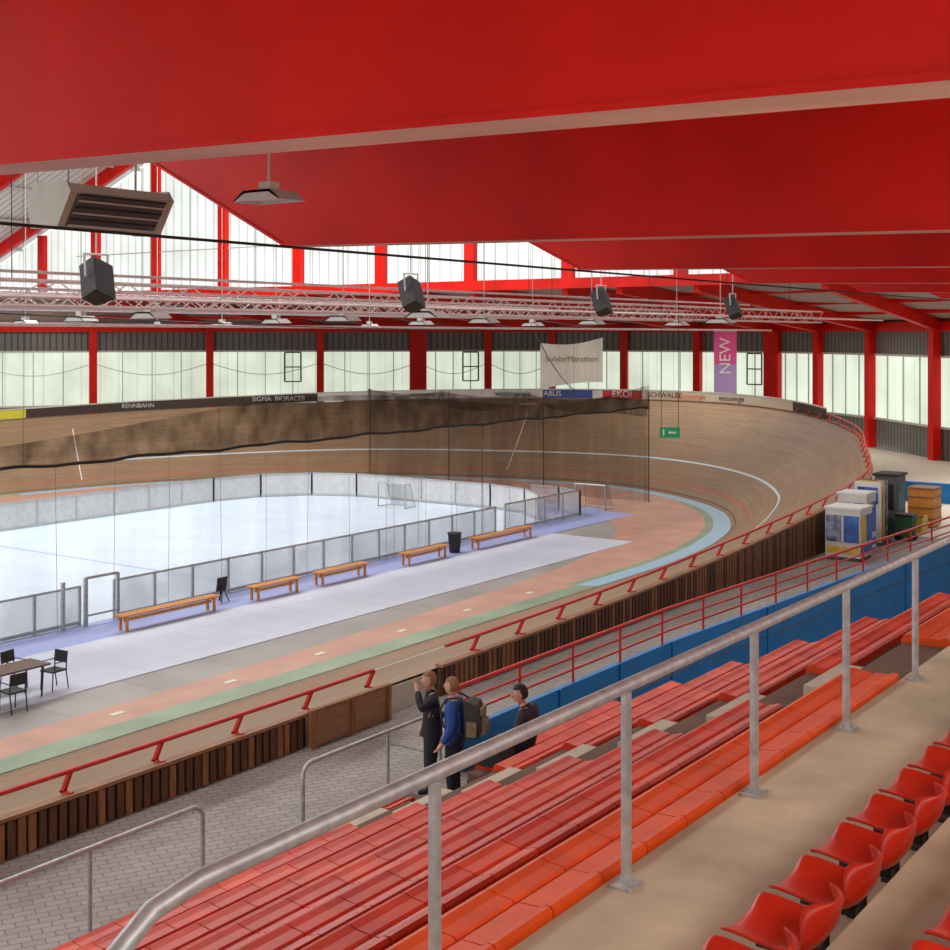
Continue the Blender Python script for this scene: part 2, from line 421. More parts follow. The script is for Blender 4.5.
# ------------------------------------------------------------ outer wall, columns, windows
WP = [(60,-6),(60,6),(63,13),(67.5,19),(73.5,24.3),(77,28.7),(79,32.5),(80,38.3),(79.5,43.7),(77.5,48.4),(75,52.2),(71.5,55.7),(67,60.7),(62,66.3),(56,71.1),(49.5,75),(43,77.5),(36,79),(20,80),(0,80)]
GP = [(54,-6),(54,6),(54,14),(54,20),(54,26),(54,30),(54,33),(54,38.5),(54,44),(54,48.5),(54,52),(54,56),(54,61),(54,66),(54,70),(48,74),(42,76),(36,78),(20,79),(0,79)]
q = []; qw = []; u = 0
for i in range(len(WP)-1):
    a, c = Vector(WP[i]+(0,)), Vector(WP[i+1]+(0,)); l = (c-a).length
    def Q(z0, z1, m, L_=q):
        L_.append(([(a.x, a.y, z0), (c.x, c.y, z0), (c.x, c.y, z1), (a.x, a.y, z1)], [(u, z0), (u+l, z0), (u+l, z1), (u, z1)], m))
    Q(-.2, 3.4, 0); Q(7.0, 8.9, 0); Q(3.4, 7.0, 0, qw); u += l
uvquads('wall_outer', q, [CLAD], .1)
uvquads('window_band', qw, [GLASS_L])
SWAG = mat('net_swag', rgb(196, 208, 194), .8)
mb = MB()
for i, (x, y) in enumerate(WP):
    t = Vector(WP[min(i+1, len(WP)-1)])-Vector(WP[max(i-1, 0)]); ang = math.atan2(t.y, t.x)
    w = 1.15 if i in (6, 11) else .5
    inn = Vector((-math.sin(ang), math.cos(ang)))*.3
    mb.box((x+inn.x, y+inn.y, 5.3), (w, .45, 7.1), RED, Matrix.Rotation(ang, 3, 'Z'))
    if i < len(WP)-1:
        p, r = Vector((x, y, 0)), Vector(WP[i+1]+(0,)); d = (r-p).normalized(); nn = Vector((-d.y, d.x, 0))*.12
        for f in (.25, .5, .75):
            s = p.lerp(r, f)+nn; mb.box((s.x, s.y, 5.2), (.05, .07, 3.6), MULL, Matrix.Rotation(math.atan2(d.y, d.x), 3, 'Z'))
        for z, hh in ((3.4, .12), (7.0, .12)):
            mb.beam(p+nn+Vector((0, 0, z)), r+nn+Vector((0, 0, z)), .08, hh, LGREY)
        if i > 8:
            pts = [p.lerp(r, k/10)+nn*2+Vector((0, 0, 6.2-.8*math.sin(math.pi*k/10))) for k in range(11)]
            mb.tube(pts, .022, SWAG, 4, False)
        mb.beam(p+nn*1.5+Vector((0, 0, 8.55)), r+nn*1.5+Vector((0, 0, 8.55)), .3, .5, RED)
mb.obj('trim_1')
mb = MB()
for i in (10, 12, 6):
    p, r = Vector(WP[i]+(0,)), Vector(WP[i+1]+(0,)); d = (r-p).normalized(); nn = Vector((-d.y, d.x, 0))*.2
    s = p.lerp(r, .25)+nn
    for o in (-.55, .55): mb.beam(s+d*o+Vector((0, 0, 4.9)), s+d*o+Vector((0, 0, 6.9)), .08, .08, DGREY)
    for z in (4.9, 6.9, 5.9): mb.beam(s-d*.55+Vector((0, 0, z)), s+d*.55+Vector((0, 0, z)), .08, .08, DGREY)
mb.obj('window_1')

# annex roof & rafters
q = []
for i in range(len(WP)-1):
    a, c, g, h2 = WP[i], WP[i+1], GP[i], GP[i+1]
    q.append(([(a[0], a[1], 8.95), (c[0], c[1], 8.95), (h2[0], h2[1], 10.75), (g[0], g[1], 10.75)], [(0, 0), (1, 0), (1, 8), (0, 8)], 0))
uvquads('ceiling_annex', q, [SOFFIT], .1)
mb = MB()
for i in range(1, len(WP)-1):
    a, g = WP[i], GP[i]
    if math.hypot(a[0]-g[0], a[1]-g[1]) < 3: continue
    mb.beam((a[0], a[1], 8.55), (g[0], g[1], 10.35), .3, .6, RED)
    for f in (.25, .5, .75):
        a2, g2 = WP[i+1], GP[i+1]
        p = Vector((*a, 8.8)).lerp(Vector((*g, 10.6)), f); r = Vector((*a2, 8.8)).lerp(Vector((*g2, 10.6)), f)
        mb.beam(p, r, .15, .2, RED)
mb.obj('trim_annex_rafters')

# gable clerestory at X=54
def soff(y):
    if y < 9.5: return 9.03+(y-9.5)*.022
    return min(9.03+.5*(y-9.5), 12.2+.38*(78.5-y))
q = []; ys = [9.5, 14.7, 20.7, 26.7, 32.7, 38.5, 42.9, 44.4, 50.4, 56.4, 62.3, 68, 73.5, 79]
for a, c in zip(ys[:-1], ys[1:]):
    za, zc = max(10.9, soff(a)+.7), max(10.9, soff(c)+.7)
    q.append(([(54, a, 10.85), (54, c, 10.85), (54, c, zc), (54, a, za)], [(a, 0), (c, 0), (c, 1), (a, 1)], 0))
uvquads('window_gable', q, [GLASS_U])
mb = MB()
for y in ys:
    if y == 42.9: continue
    z1 = soff(y)+.6
    mb.box((53.8, y, (10.4+z1)/2), (.35, .6, max(.6, z1-10.4)), RED)
mb.beam((53.8, 9, 10.6), (53.8, 79, 10.6), .4, .5, RED)
mb.beam((53.85, 18, 13.2), (53.85, 70, 13.2), .06, .06, LGREY)
mb.obj('trim_gable_frame')

# ------------------------------------------------------------ main roof frames
FX = [-8.1, -2.1, 3.9, 9.9, 15.9, 21.9, 27.9, 33.9, 39.9, 45.9, 51.9]
for fx in FX:
    mb = MB(); w = .30
    bot = [(-7, soff(-7)), (9.5, 9.03), (42.9, soff(42.9)), (79, soff(79))]
    top = [(-7, 10.35), (9.5, 10.5), (42.9, soff(42.9)+1.0), (79, soff(79)+.8)]
    X0, X1 = fx, fx+w
    for (b0, b1, t0, t1) in zip(bot[:-1], bot[1:], top[:-1], top[1:]):
        V = [(x, y, z) for x in (X0+.025, X1-.025) for (y, z) in (b0, b1, t1, t0)]
        mb.add(V, [(0, 1, 2, 3), (7, 6, 5, 4), (3, 2, 6, 7)], RED)
        V = [(x, y, z+dz) for x in (X0, X1) for (y, z), dz in ((b0, 0), (b1, 0), (b1, .03), (b0, .03))]
        mb.add(V, [(1, 0, 4, 5)], SOFF if b0[0] < 9 else RED)
        mb.add(V, [(0, 1, 2, 3), (7, 6, 5, 4), (3, 2, 6, 7)], RED)
    mb.obj('roof_frame_beam')
q = []
for (y0, z0, y1, z1) in ((-7, 10.4, 9.5, 10.55), (9.5, 10.55, 42.9, soff(42.9)+1.05), (42.9, soff(42.9)+1.05, 79, soff(79)+.85)):
    q.append(([(-12, y0, z0), (54, y0, z0), (54, y1, z1), (-12, y1, z1)], [(-12, y0), (54, y0), (54, y1), (-12, y1)], 0))
uvquads('ceiling_main', q, [CEIL], .1)
mb = MB()
for y in list(range(-6, 9, 3)): mb.beam((-12, y, 10.25), (54, y, 10.25), .14, .2, RED)
for y in range(12, 79, 4):
    z = (9+.5*(y-9.5)+.9) if y < 42.9 else soff(y)+.7
    mb.beam((-12, y, z), (54, y, z), .14, .2, RED if y < 60 else LGREY)
mb.obj('roof_purlins')

mb = MB(); mb.box((24, -6.7, 5), (72, .2, 3.0), CONCL); mb.obj('wall_back')

# ------------------------------------------------------------ hanging trusses
def truss(y, z, x0, x1, s=.42):
    mb = MB(); r = .028
    C = [(y-s/2, z-s/2), (y+s/2, z-s/2), (y-s/2, z+s/2), (y+s/2, z+s/2)]
    for cy, cz in C: mb.tube([(x0, cy, cz), (x1, cy, cz)], r, TRUSS, 5)
    x = x0; k = 0; st = .8
    while x < x1-.1:
        for (a, b) in ((0, 2), (1, 3), (2, 3), (0, 1)):
            p, r2 = C[a], C[b]
            if k % 2: p, r2 = r2, p
            mb.tube([(x, *p), (x+st, *r2)], .014, TRUSS, 4, False)
        x += st; k += 1
    x = x0+2
    while x < x1:
        mb.tube([(x, y, z+s/2), (x, y, soff(y)+.1)], .01, BLACK, 4, False); x += 6
    return mb.obj('lighting_truss')
truss(20, 8.85, 6, 53, .45); truss(26, 8.95, 8, 53, .45); truss(33, 9.1, 10, 52, .5)
mb = MB()
for y, z in ((17.2, 8.7), (23.0, 9.4), (29, 9.5), (22, 8.3)):
    mb.tube([(4, y, z), (53, y, z)], .035, TRUSS, 5)
mb.obj('suspended_pipework')

def lamp(x, y, z, s, top):
    mb = MB()
    mb.extr([(-.5*s, 0), (-.28*s, .16*s), (.28*s, .16*s), (.5*s, 0), (.46*s, 0), (.26*s, .12*s), (-.26*s, .12*s), (-.46*s, 0)], (x-.28*s, y, z), (x+.28*s, y, z), (0, 1, 0), (0, 0, 1), LGREY)
    for sx in (-1, 1):
        mb.add([(x+sx*.28*s, y-.5*s, z), (x+sx*.28*s, y+.5*s, z), (x+sx*.28*s, y+.28*s, z+.16*s), (x+sx*.28*s, y-.28*s, z+.16*s)], [(0, 1, 2, 3)], LGREY)
    mb.box((x, y, z+.23*s), (.2*s, .24*s, .14*s), LGREY)
    mb.box((x, y, z+.05*s), (.3*s, .5*s, .02), WHITE)
    mb.tube([(x, y, z+.28*s), (x, y, top)], .012*s+.004, LGREY, 6, False)
    return mb.obj('high_bay_lamp')
lamp(7.2, 7.05, 9.12, .5, 10.4)
for x, y in ((14, 24.5), (21, 24.5), (28, 24.5), (35, 24.5), (42, 24.5), (49, 24.5), (16, 31), (24, 31), (32, 31), (40, 31), (48, 31), (30, 42), (40, 42), (50, 42), (45, 52), (24, 18.4), (40, 18.4)):
    lamp(x, y, 8.5, .95, soff(y)+.1)

# heater unit : box housing, slanted louvre outlet facing down/towards stand
mb = MB()
cx, cy, cz = 8.15, 10.2, 9.3
mb.extr([(-.10, -.20), (.26, -.18), (.30, .06), (.22, .20), (-.24, .20), (-.30, .12)], (cx-.6, cy, cz), (cx+.6, cy, cz), (0, 1, 0), (0, 0, 1), HOUSING)
for k in range(6):
    t = k/5
    y = cy-.30+.19*t; z = cz+.09-.27*t
    mb.beam((cx-.5, y-.02, z), (cx+.5, y-.02, z), .05, .014, LGREY if k % 2 else BLACK)
mb.beam((cx-.52, cy-.205, cz-.045), (cx+.52, cy-.205, cz-.045), .02, .34, DGREY, up=(0, .58, -.82))
for sx in (-.6, .6): mb.extr([(-.11, -.22), (.27, -.2), (.32, .06), (.23, .22), (-.25, .22), (-.32, .12)], (cx+sx-.015, cy, cz), (cx+sx+.015, cy, cz), (0, 1, 0), (0, 0, 1), HOUSING)
for sx in (-.4, .4): mb.tube([(cx+sx, cy, cz+.2), (cx+sx, cy, 10.6)], .012, GALV, 6, False)
mb.obj('suspended_air_heater')

GRL = mat('speaker_grille', rgb(36, 36, 38), .8)
for x in (12.9, 20.7, 28.4, 36.3):
    mb = MB(); M = Matrix.Rotation(.25, 3, 'Z') @ Matrix.Rotation(math.radians(-22), 3, 'X') @ Matrix.Rotation(math.radians(20), 3, 'Y')
    c = Vector((x, 16.3, 8.92))
    vs = [Vector((a*(.16 if b > 0 else .22), b*.17, e*.3)) for a in (-1, 1) for b in (-1, 1) for e in (-1, 1)]
    mb.add([M @ v+c for v in vs], [(0,1,3,2),(4,6,7,5),(0,4,5,1),(2,3,7,6),(0,2,6,4),(1,5,7,3)], BLACK)
    mb.box(M @ Vector((0, -.175, 0))+c, (.4, .012, .54), GRL, M)
    for sx in (-.25, .25):
        mb.beam(M @ Vector((sx*.9, 0, 0))+c, c+Vector((sx*.9, 0, .42)), .03, .03, GALV)
    mb.beam(c+Vector((-.24, 0, .42)), c+Vector((.24, 0, .42)), .03, .03, GALV)
    mb.tube([c+Vector((0, 0, .42)), (x, 16.3, soff(16.3)+.1)], .015, GALV, 6, False)
    mb.obj('loudspeaker', bevel=.01)

mb = MB()
def cable(p, q, sag, r=.012, k=16):
    p = Vector(p); q = Vector(q)
    mb.tube([p.lerp(q, i/k)-Vector((0, 0, sag*4*(i/k)*(1-i/k))) for i in range(k+1)], r, BLACK, 4, False)
cable((3, 8.8, 8.97), (44, 9.3, 9.0), .02, .014)
cable((6, 14, 8.5), (50, 28, 8.6), .3)
cable((50, 30, 5.6), (34, 22, 8.4), .3, .02)
for x in range(14, 56, 7): cable((x, 29.5, 17), (x, 29.5, 4.65), 0, .006)
mb.obj('rigging_cables')

# ------------------------------------------------------------ nets
def netmat(name, a0, a1, col, scale=.9, stretch=(1, 1, 1)):
    m = bpy.data.materials.new(name); m.use_nodes = True
    nt = m.node_tree; N = nt.nodes; L = nt.links; N.clear()
    out = N.new('ShaderNodeOutputMaterial'); ms = N.new('ShaderNodeMixShader'); tr = N.new('ShaderNodeBsdfTransparent'); df = N.new('ShaderNodeBsdfDiffuse')
    df.inputs[0].default_value = col
    tc = N.new('ShaderNodeTexCoord'); nz = N.new('ShaderNodeTexNoise'); nz.inputs['Scale'].default_value = scale; nz.inputs['Detail'].default_value = 5
    mp = N.new('ShaderNodeMapping'); mp.inputs['Scale'].default_value = stretch; L.new(tc.outputs['Object'], mp.inputs[0]); L.new(mp.outputs[0], nz.inputs['Vector'])
    mr = N.new('ShaderNodeMapRange'); mr.inputs[1].default_value = .3; mr.inputs[2].default_value = .7; mr.inputs[3].default_value = a0; mr.inputs[4].default_value = a1
    L.new(nz.outputs['Fac'], mr.inputs[0]); L.new(mr.outputs[0], ms.inputs[0]); L.new(tr.outputs[0], ms.inputs[1]); L.new(df.outputs[0], ms.inputs[2]); L.new(ms.outputs[0], out.inputs[0])
    return m
NC = rgb(60, 54, 48)
NET = netmat('net_mesh', .10, .36, NC, 1.2, (1, 1, .15)); NET2 = netmat('net_bunched', .25, .75, rgb(48, 42, 36), 1.5, (1, 1, .8)); NETF = netmat('net_fine', .05, .18, NC, 1.4, (1, 1, .1))
NETROPE = mat('net_rope', rgb(40, 38, 36), .9); NETROPE2 = mat('net_rope_light', rgb(120, 118, 116), .9)
mb = MB()
yy = [29.5+i*.5 for i in range(36)]
for a, c in zip(yy[:-1], yy[1:]):
    xa, xc = 56+.15*math.sin(a*2.1), 56+.15*math.sin(c*2.1)
    za, zc = 5.1-.25*abs(math.sin(a*.6)), 5.1-.25*abs(math.sin(c*.6))
    mb.quad((xa, a, .05), (xc, c, .05), (xc, c, zc), (xa, a, za), NET)
    mb.quad((xa-.05, a, za-.35-.45*abs(math.sin(a*.35))), (xc-.05, c, zc-.35-.45*abs(math.sin(c*.35))), (xc-.05, c, zc), (xa-.05, a, za), NET2)
for y in (29.5, 35.5, 41.5, 47): mb.tube([(56, y, .02), (56, y, 5.1)], .025, NETROPE, 5)
mb.obj('safety_net')
mb = MB()
xs = [4+i*.4 for i in range(131)]
lo = lambda x: 4.6+.03*math.sin(x*1.3)+.02*math.sin(x*3.1)
hi = lambda x: 4.78+.22*abs(math.sin(x*.17+.3))+.04*math.sin(x*1.7)
h3 = lambda x: 5.6+.45*math.sin(x*.21+1)
for a, c in zip(xs[:-1], xs[1:]):
    mb.quad((a, 29.5, lo(a)), (c, 29.5, lo(c)), (c, 29.45, hi(c)), (a, 29.45, hi(a)), NET2)
    mb.quad((a, 29.45, hi(a)), (c, 29.45, hi(c)), (c, 29.45, h3(c)), (a, 29.45, h3(a)), NET2)
    mb.quad((a, 29.45, h3(a)), (c, 29.45, h3(c)), (c, 29.45, 9.0), (a, 29.45, 9.0), NETF)
    ya, yc = 29.5+.1*math.sin(a*2.2), 29.5+.1*math.sin(c*2.2)
    mb.quad((a, ya, .05), (c, yc, .05), (c, 29.5, lo(c)), (a, 29.5, lo(a)), NETF)
    if int(a/.4) % 5 == 0: mb.tube([(a, ya, .05), (a, 29.5, lo(a))], .008, NETROPE2, 4, False)
mb.tube([(x, 29.5, lo(x)) for x in xs], .05, NETROPE, 6)
mb.tube([(4, 29.45, 9.0), (56, 29.45, 9.0)], .012, NETROPE, 4)
for x in (42, 56): mb.tube([(x, 29.5, 4.6), (x, 29.5, .05)], .018, NETROPE, 4, False)
mb.obj('safety_net')

# ------------------------------------------------------------ rink boards and fence
PANEL = netmat('fence_mesh_panel', .35, .6, rgb(206, 208, 210))
BOARD = mat('rink_board_white', rgb(206, 208, 208), .5, var=.08)
def fence(pts, hgt, pm, name, step=1.5):
    mb = MB()
    for p, q2 in zip(pts[:-1], pts[1:]):
        p = Vector((*p, 0)); q2 = Vector((*q2, 0)); l = (q2-p).length; k = max(1, round(l/step)); d = (q2-p)/k
        for i in range(k):
            a, c = p+d*i, p+d*(i+1)
            mb.quad(a+Vector((0, 0, .12)), c+Vector((0, 0, .12)), c+Vector((0, 0, hgt-.04)), a+Vector((0, 0, hgt-.04)), pm)
            mb.beam(a+Vector((0, 0, .028)), a+Vector((0, 0, hgt+.03)), .07, .07, GALV)
            mb.beam(a+Vector((0, 0, hgt)), c+Vector((0, 0, hgt)), .05, .06, GALV)
            mb.beam(a+Vector((0, 0, .1)), c+Vector((0, 0, .1)), .05, .1, GALV)
        mb.beam(q2+Vector((0, 0, .028)), q2+Vector((0, 0, hgt+.03)), .07, .07, GALV)
    return mb.obj(name, fix=False)
fence([(4, 29.9), (23.1, 29.9)], 1.1, PANEL, 'rink_fence')
fence([(24.3, 29.9), (43.5, 29.9)], 1.1, PANEL, 'rink_fence')
fence([(44.2, 29.9), (50.2, 29.9)], 1.15, PANEL, 'rink_fence')
fence([(4, 46.8), (44, 46.8), (46.6, 46.2), (48.6, 44.6), (49.6, 42.5), (49.8, 34.5), (49.2, 32.2), (47.8, 30.6)], 1.15, BOARD, 'rink_boards', 2.0)
fence([(50.2, 29.9), (51, 31.5), (51, 33)], 1.1, PANEL, 'rink_fence')
mb = MB()
for x in (22.4, 23.15, 24.25):
    mb.beam((x, 29.7, .03), (x, 29.7, 1.35), .09, .09, GALV)
mb.beam((23.15, 29.7, 1.35), (24.25, 29.7, 1.35), .07, .07, GALV)
mb.beam((23.15, 29.7, .3), (24.25, 29.7, .3), .05, .05, GALV); mb.obj('rink_gate')

def goal(gx, gy, zb=.03):
    mb = MB()
    for y in (-.8, .8):
        mb.tube([(gx, gy+y, zb), (gx, gy+y, 1.15)], .035, GALV, 8); mb.tube([(gx, gy+y, 1.15), (gx+.5, gy+y*.9, 1.1), (gx+.9, gy+y*.9, zb+.02), (gx, gy+y, zb+.02)], .02, GALV, 6)
    mb.tube([(gx, gy-.8, 1.15), (gx, gy+.8, 1.15)], .035, GALV, 8); mb.tube([(gx+.9, gy-.72, zb+.02), (gx+.9, gy+.72, zb+.02)], .02, GALV, 6)
    mb.quad((gx+.5, gy-.72, 1.1), (gx+.5, gy+.72, 1.1), (gx+.9, gy+.72, .05), (gx+.9, gy-.72, .05), NET)
    mb.obj('hockey_goal', fix=False)
goal(47.3, 38.4); goal(52.3, 30.6)

def bench(x0, x1, y=28.4):
    mb = MB(); L0 = x1-x0
    for k in (-.13, 0, .13): mb.box(((x0+x1)/2, y+k, .44), (L0, .11, .04), BENCHW)
    for x in (x0+.2, x1-.2):
        mb.box((x, y, .39), (.07, .38, .06), BENCHW)
        for s in (-.14, .14): mb.box((x, y+s, .2), (.07, .06, .36), BENCHW)
    mb.box(((x0+x1)/2, y, .3), (L0-.4, .03, .08), BENCHW)
    mb.obj('wooden_bench')
for a, c in ((23.2, 26.8), (28.2, 30.3), (31.1, 33.6), (35.6, 38.1), (39.8, 43.8)): bench(a, c)
mb = MB()
mb.tube([(38.95, 28.6, .02), (38.95, 28.6, .72)], [.2, .26], BLACK, 14); mb.tube([(38.95, 28.6, .72), (38.95, 28.6, .76)], .28, BLACK, 14); mb.obj('waste_bin')
mb = MB(); mb.box((27.7, 29.1, .55), (.38, .05, .42), BLACK, Matrix.Rotation(.15, 3, 'X')); mb.beam((27.7, 29.2, .03), (27.7, 29.1, .6), .04, .04, BLACK)
mb.beam((27.55, 28.95, .03), (27.7, 29.08, .5), .03, .03, BLACK); mb.beam((27.85, 28.95, .03), (27.7, 29.08, .5), .03, .03, BLACK); mb.obj('scoreboard_stand')

mb = MB(); tx0, ty0 = 17.3, 25.0
TT = mat('table_top', rgb(98, 78, 64), .4)
mb.box((tx0, ty0, .73), (1.9, .75, .04), TT)
for sx in (-.8, .8):
    for sy in (-.3, .3): mb.tube([(tx0+sx*.95, ty0+sy, .026), (tx0+sx, ty0+sy, .71)], .02, BLACK, 6)
    mb.beam((tx0+sx, ty0-.3, .68), (tx0+sx, ty0+.3, .68), .03, .04, BLACK)
mb.obj('folding_table')
def chair(x, y, ang):
    x -= .3
    mb = MB(); R = Matrix.Rotation(ang, 3, 'Z')
    T = lambda v: R @ Vector(v)+Vector((x, y, .024))
    mb.box(T((0, 0, .44)), (.42, .42, .035), BLACK, R)
    mb.box(T((0, .21, .72)), (.4, .03, .26), BLACK, R @ Matrix.Rotation(-.12, 3, 'X'))
    for sx in (-.19, .19):
        mb.tube([T((sx, -.2, 0)), T((sx, -.18, .43))], .014, BLACK, 6)
        mb.tube([T((sx, .26, 0)), T((sx, .19, .44)), T((sx, .23, .85))], .014, BLACK, 6)
        mb.tube([T((sx*1.1, -.16, .44)), T((sx*1.1, -.14, .64)), T((sx*1.1, .2, .64))], .014, BLACK, 6)
    mb.obj('stacking_chair')
chair(16.9, 25.75, 0.1); chair(17.7, 25.8, -.1); chair(18.4, 25.75, 0.2); chair(18.9, 25.0, -1.5); chair(17.3, 24.25, 3.1)

# ------------------------------------------------------------ stand
XE = 16.7
mb = MB()
def step(y0, y1, z, x0=-6, x1=XE, m=CONCD, zb=0): mb.box(((x0+x1)/2, (y0+y1)/2, (z+zb)/2), (x1-x0, y1-y0, z-zb), m)
for k in range(0, 8):
    z = 5.2-.43*k-.04; y0 = 2.91+.95*k if k else 3.4; y1 = 3.86+.95*k
    if k == 6: step(y0, y1, z, -6, 12.1); step(y0, y1, 2.15, 12.1, 13.3); step(y0, y1, z, 13.3)
    elif k == 7: step(y0, y1, z, -6, 13.3); step(y0, y1, z, 14.9)
    else: step(y0, y1, z)
mb.obj('stair_terrace')
mb = MB()
mb.box((17, 2.65, 5.1), (46, 1.54, .2), CONC)
mb.box((17, 3.39, 5.0), (46, .06, .38), CONC)
mb.obj('floor_landing')
mb = MB()
mb.box((17, 1.4, 5.35), (46, 1.0, .5), CONC); mb.box((17, .45, 5.6), (46, .95, .9), CONC); mb.box((17, -3.2, 5.8), (46, 6.4, 1.3), CONC)
mb.obj('stair_upper_terrace')
mb = MB()
for k in range(1, 8):
    y = 3.86+.95*(k-1); z = 5.2-.43*k-.04
    mb.box((11.7, y+.25, z+.115), (.94, .5, .22), CONCL)
mb.obj('stair_aisle_blocks')
def seatprof(y0):
    return [(y0, -.02), (y0, .05), (y0+.02, .07), (y0+.05, .068), (y0+.08, .05), (.2, .045), (.21, .03), (.235, .03), (.245, .045), (.33, .05), (.39, .062), (.425, .05), (.45, 0), (.45, -.16), (.432, -.16), (.42, -.02)]
for k in range(8):
    mb = MB(); y = 3.43+.95*k; z = 5.2-.43*k-.018
    prof = seatprof(0 if k == 0 else .085)
    x = -3.0
    while x < XE-.1:
        gap = x+.5 > 11.2 and x < 12.1
        if k == 6: gap = x+.5 > 11.2 and x < 13.3
        if k == 7: gap = gap or (x+.5 > 13.35 and x < 14.9)
        if not gap:
            sm_ = SEAT if k == 0 else (SEATR if (k*3+int(x*2)) % 4 else SEATR2)
            mb.extr(prof, (x+.005, y, z), (x+.495, y, z), (0, 1, 0), (0, 0, 1), sm_)
        x += .5
    mb.obj('stadium_bench_row')
def bucket(x, y, z):
    mb = MB(); W = .23
    pr = [(.22, .30, .90), (.20, .325, 1), (.1, .31, 1), (-.04, .285, 1), (-.14, .30, .98), (-.19, .36, .95), (-.215, .44, .88), (-.228, .50, .74), (-.235, .52, .58)]
    nu = 9; vs = []
    for (py, pz, sc) in pr:
        for i in range(nu):
            a = (i/(nu-1)*2-1); curl = abs(a)**3
            back = max(0, min(1, (pz-.31)/.15))
            vs.append((x+a*W*sc, y+py+curl*.10*back, z+pz+curl*.05*(1-back)))
    fs = [(j*nu+i, j*nu+i+1, (j+1)*nu+i+1, (j+1)*nu+i) for j in range(len(pr)-1) for i in range(nu-1)]
    mb.add(vs, fs, BUCK, True)
    o = mb.obj('stadium_bucket_seat', fix=False)
    s = o.modifiers.new('s', 'SOLIDIFY'); s.thickness = .018; s.offset = 0
    ss = o.modifiers.new('ss', 'SUBSURF'); ss.levels = 1; ss.render_levels = 1
    mb = MB()
    mb.box((x, y, z+.25), (.06, .26, .04), BLACK); mb.tube([(x, y+.02, z+.25), (x, y+.02, z+.01)], .022, BLACK, 8); mb.box((x, y+.02, z+.01), (.12, .12, .02), BLACK)
    mb.box((x, y+.0, z+.275), (.2, .16, .02), BLACK)
    mb.obj('bracket', parent=o)
x = 3.81
for i in range(18): bucket(x+.52*i, 2.16, 5.2)
for i in range(8): bucket(3.4+.52*i, 1.18, 5.6)

mb = MB(); ry = 3.32
top = [(20, ry, 6.25), (3.05, ry, 6.25), (2.85, ry, 6.22), (2.70, ry, 6.13), (2.62, ry, 5.98), (2.6, ry, 5.2)]
mb.tube(top, .036, GALV, 14)
for x in (4.38, 6.05, 7.72, 9.4, 11.08, 12.75, 14.4, 16.1):
    mb.tube([(x, ry, 5.2), (x, ry, 6.22)], .028, GALV, 12); mb.box((x, ry, 5.207), (.16, .12, .014), GALV)
    mb.tube([(x, ry, 5.21), (x, ry, 5.24)], .04, GALV, 12)
mb.box((2.6, ry, 5.207), (.16, .12, .014), GALV)
mb.obj('stand_railing')
def handrail(x0, x1, posts, y=11.35):
    mb = MB()
    mb.tube([(x0, y, 2.3), (x0, y, 2.52), (x0+.05, y, 2.6), (x0+.14, y, 2.64), (x1-.14, y, 2.64), (x1-.05, y, 2.6), (x1, y, 2.52), (x1, y, 2.3)], .028, GALV, 8)
    mb.tube([(x0, y, 1.745), (x0, y, 2.32)], .028, GALV, 8); mb.tube([(x1, y, 1.745), (x1, y, 2.32)], .028, GALV, 8)
    for p in posts: mb.tube([(p, y, 1.745), (p, y, 2.62)], .025, GALV, 8)
    mb.obj('walkway_handrail')
handrail(4.5, 10.5, (6.9, 8.9)); handrail(12.2, 15.1, (13.9,))

def bw(x): return 11.15 if x < 22 else 11.15-(x-22)*.055
mb = MB(); X = [15.3, 18, 20, 22, 26, 30, 34, 38, 42, 45]
for a, c in zip(X[:-1], X[1:]):
    zb = 1.75 if a < 17 else 0
    mb.beam((a, bw(a), (2.35+zb)/2), (c, bw(c), (2.35+zb)/2), .1, 2.35-zb, BLUEW)
    mb.box((c, bw(c)-.06, 1.2), (.06, .04, 2.3), BLUEW)
mb.obj('wall_blue')
mb = MB()
for z, r in ((2.98, .032), (2.76, .02), (2.56, .02)):
    mb.tube([(x, bw(x), z) for x in X], r, REDD, 6)
x = 15.3
while x < 45:
    mb.tube([(x, bw(x), 2.33), (x, bw(x), 2.98)], .024, REDD, 6); x += 1.6
mb.obj('walkway_red_railing')

mb = MB(); mb.box((50.2, 11.3, 2.1), (.15, 8.2, .7), BLUEW); mb.box((50.2, 11.3, 2.47), (.2, 8.2, .06), BLUEW); mb.obj('wall_blue_concourse')
YEL = mat('poster_yellow', rgb(222, 190, 70), .5); PBL = mat('poster_blue', rgb(60, 100, 170), .5, var=.5, scale=3); PW = mat('poster_white', rgb(216, 216, 208), .5, var=.1, scale=2)
PMIX = mat('poster_photo', rgb(120, 130, 150), .5, var=.8, scale=5)
def cube(kx, ky, h, w, zb=1.75):
    mb = MB()
    mb.box((kx, ky, zb+.05), (w*.96, w*.96, .1), DGREY); mb.box((kx, ky, zb+.1+(h-.16)/2), (w, w, h-.16), PW); mb.box((kx, ky, zb+h-.03), (w+.06, w+.06, .06), WHITE)
    zc = zb+h/2
    for s, m, m2 in ((-.25, PBL, YEL), (.25, PMIX, PBL)):
        mb.box((kx-w/2-.006, ky+s*w, zc+.15), (.012, .44*w, h*.5), m); mb.box((kx+s*w, ky-w/2-.006, zc+.15), (.44*w, .012, h*.5), m2)
    mb.box((kx-w/2-.006, ky, zb+.3), (.012, .9*w, .2), YEL); mb.box((kx, ky-w/2-.006, zb+.3), (.9*w, .012, .2), PBL)
    mb.obj('display_cube')
cube(36.3, 12.75, 1.5, 1.0); cube(37.7, 13.0, 1.75, .85)
mb = MB(); kx, ky = 39.0, 13.1
for i in range(3):
    mb.box((kx+i*.35, ky+.02*i, 2.75), (.08, .8, 1.8), (WHITE, YEL, PMIX)[i]); mb.box((kx+i*.35-.05, ky+.02*i, 3.25), (.02, .62, .5), (PBL, DGREY, YEL)[i])
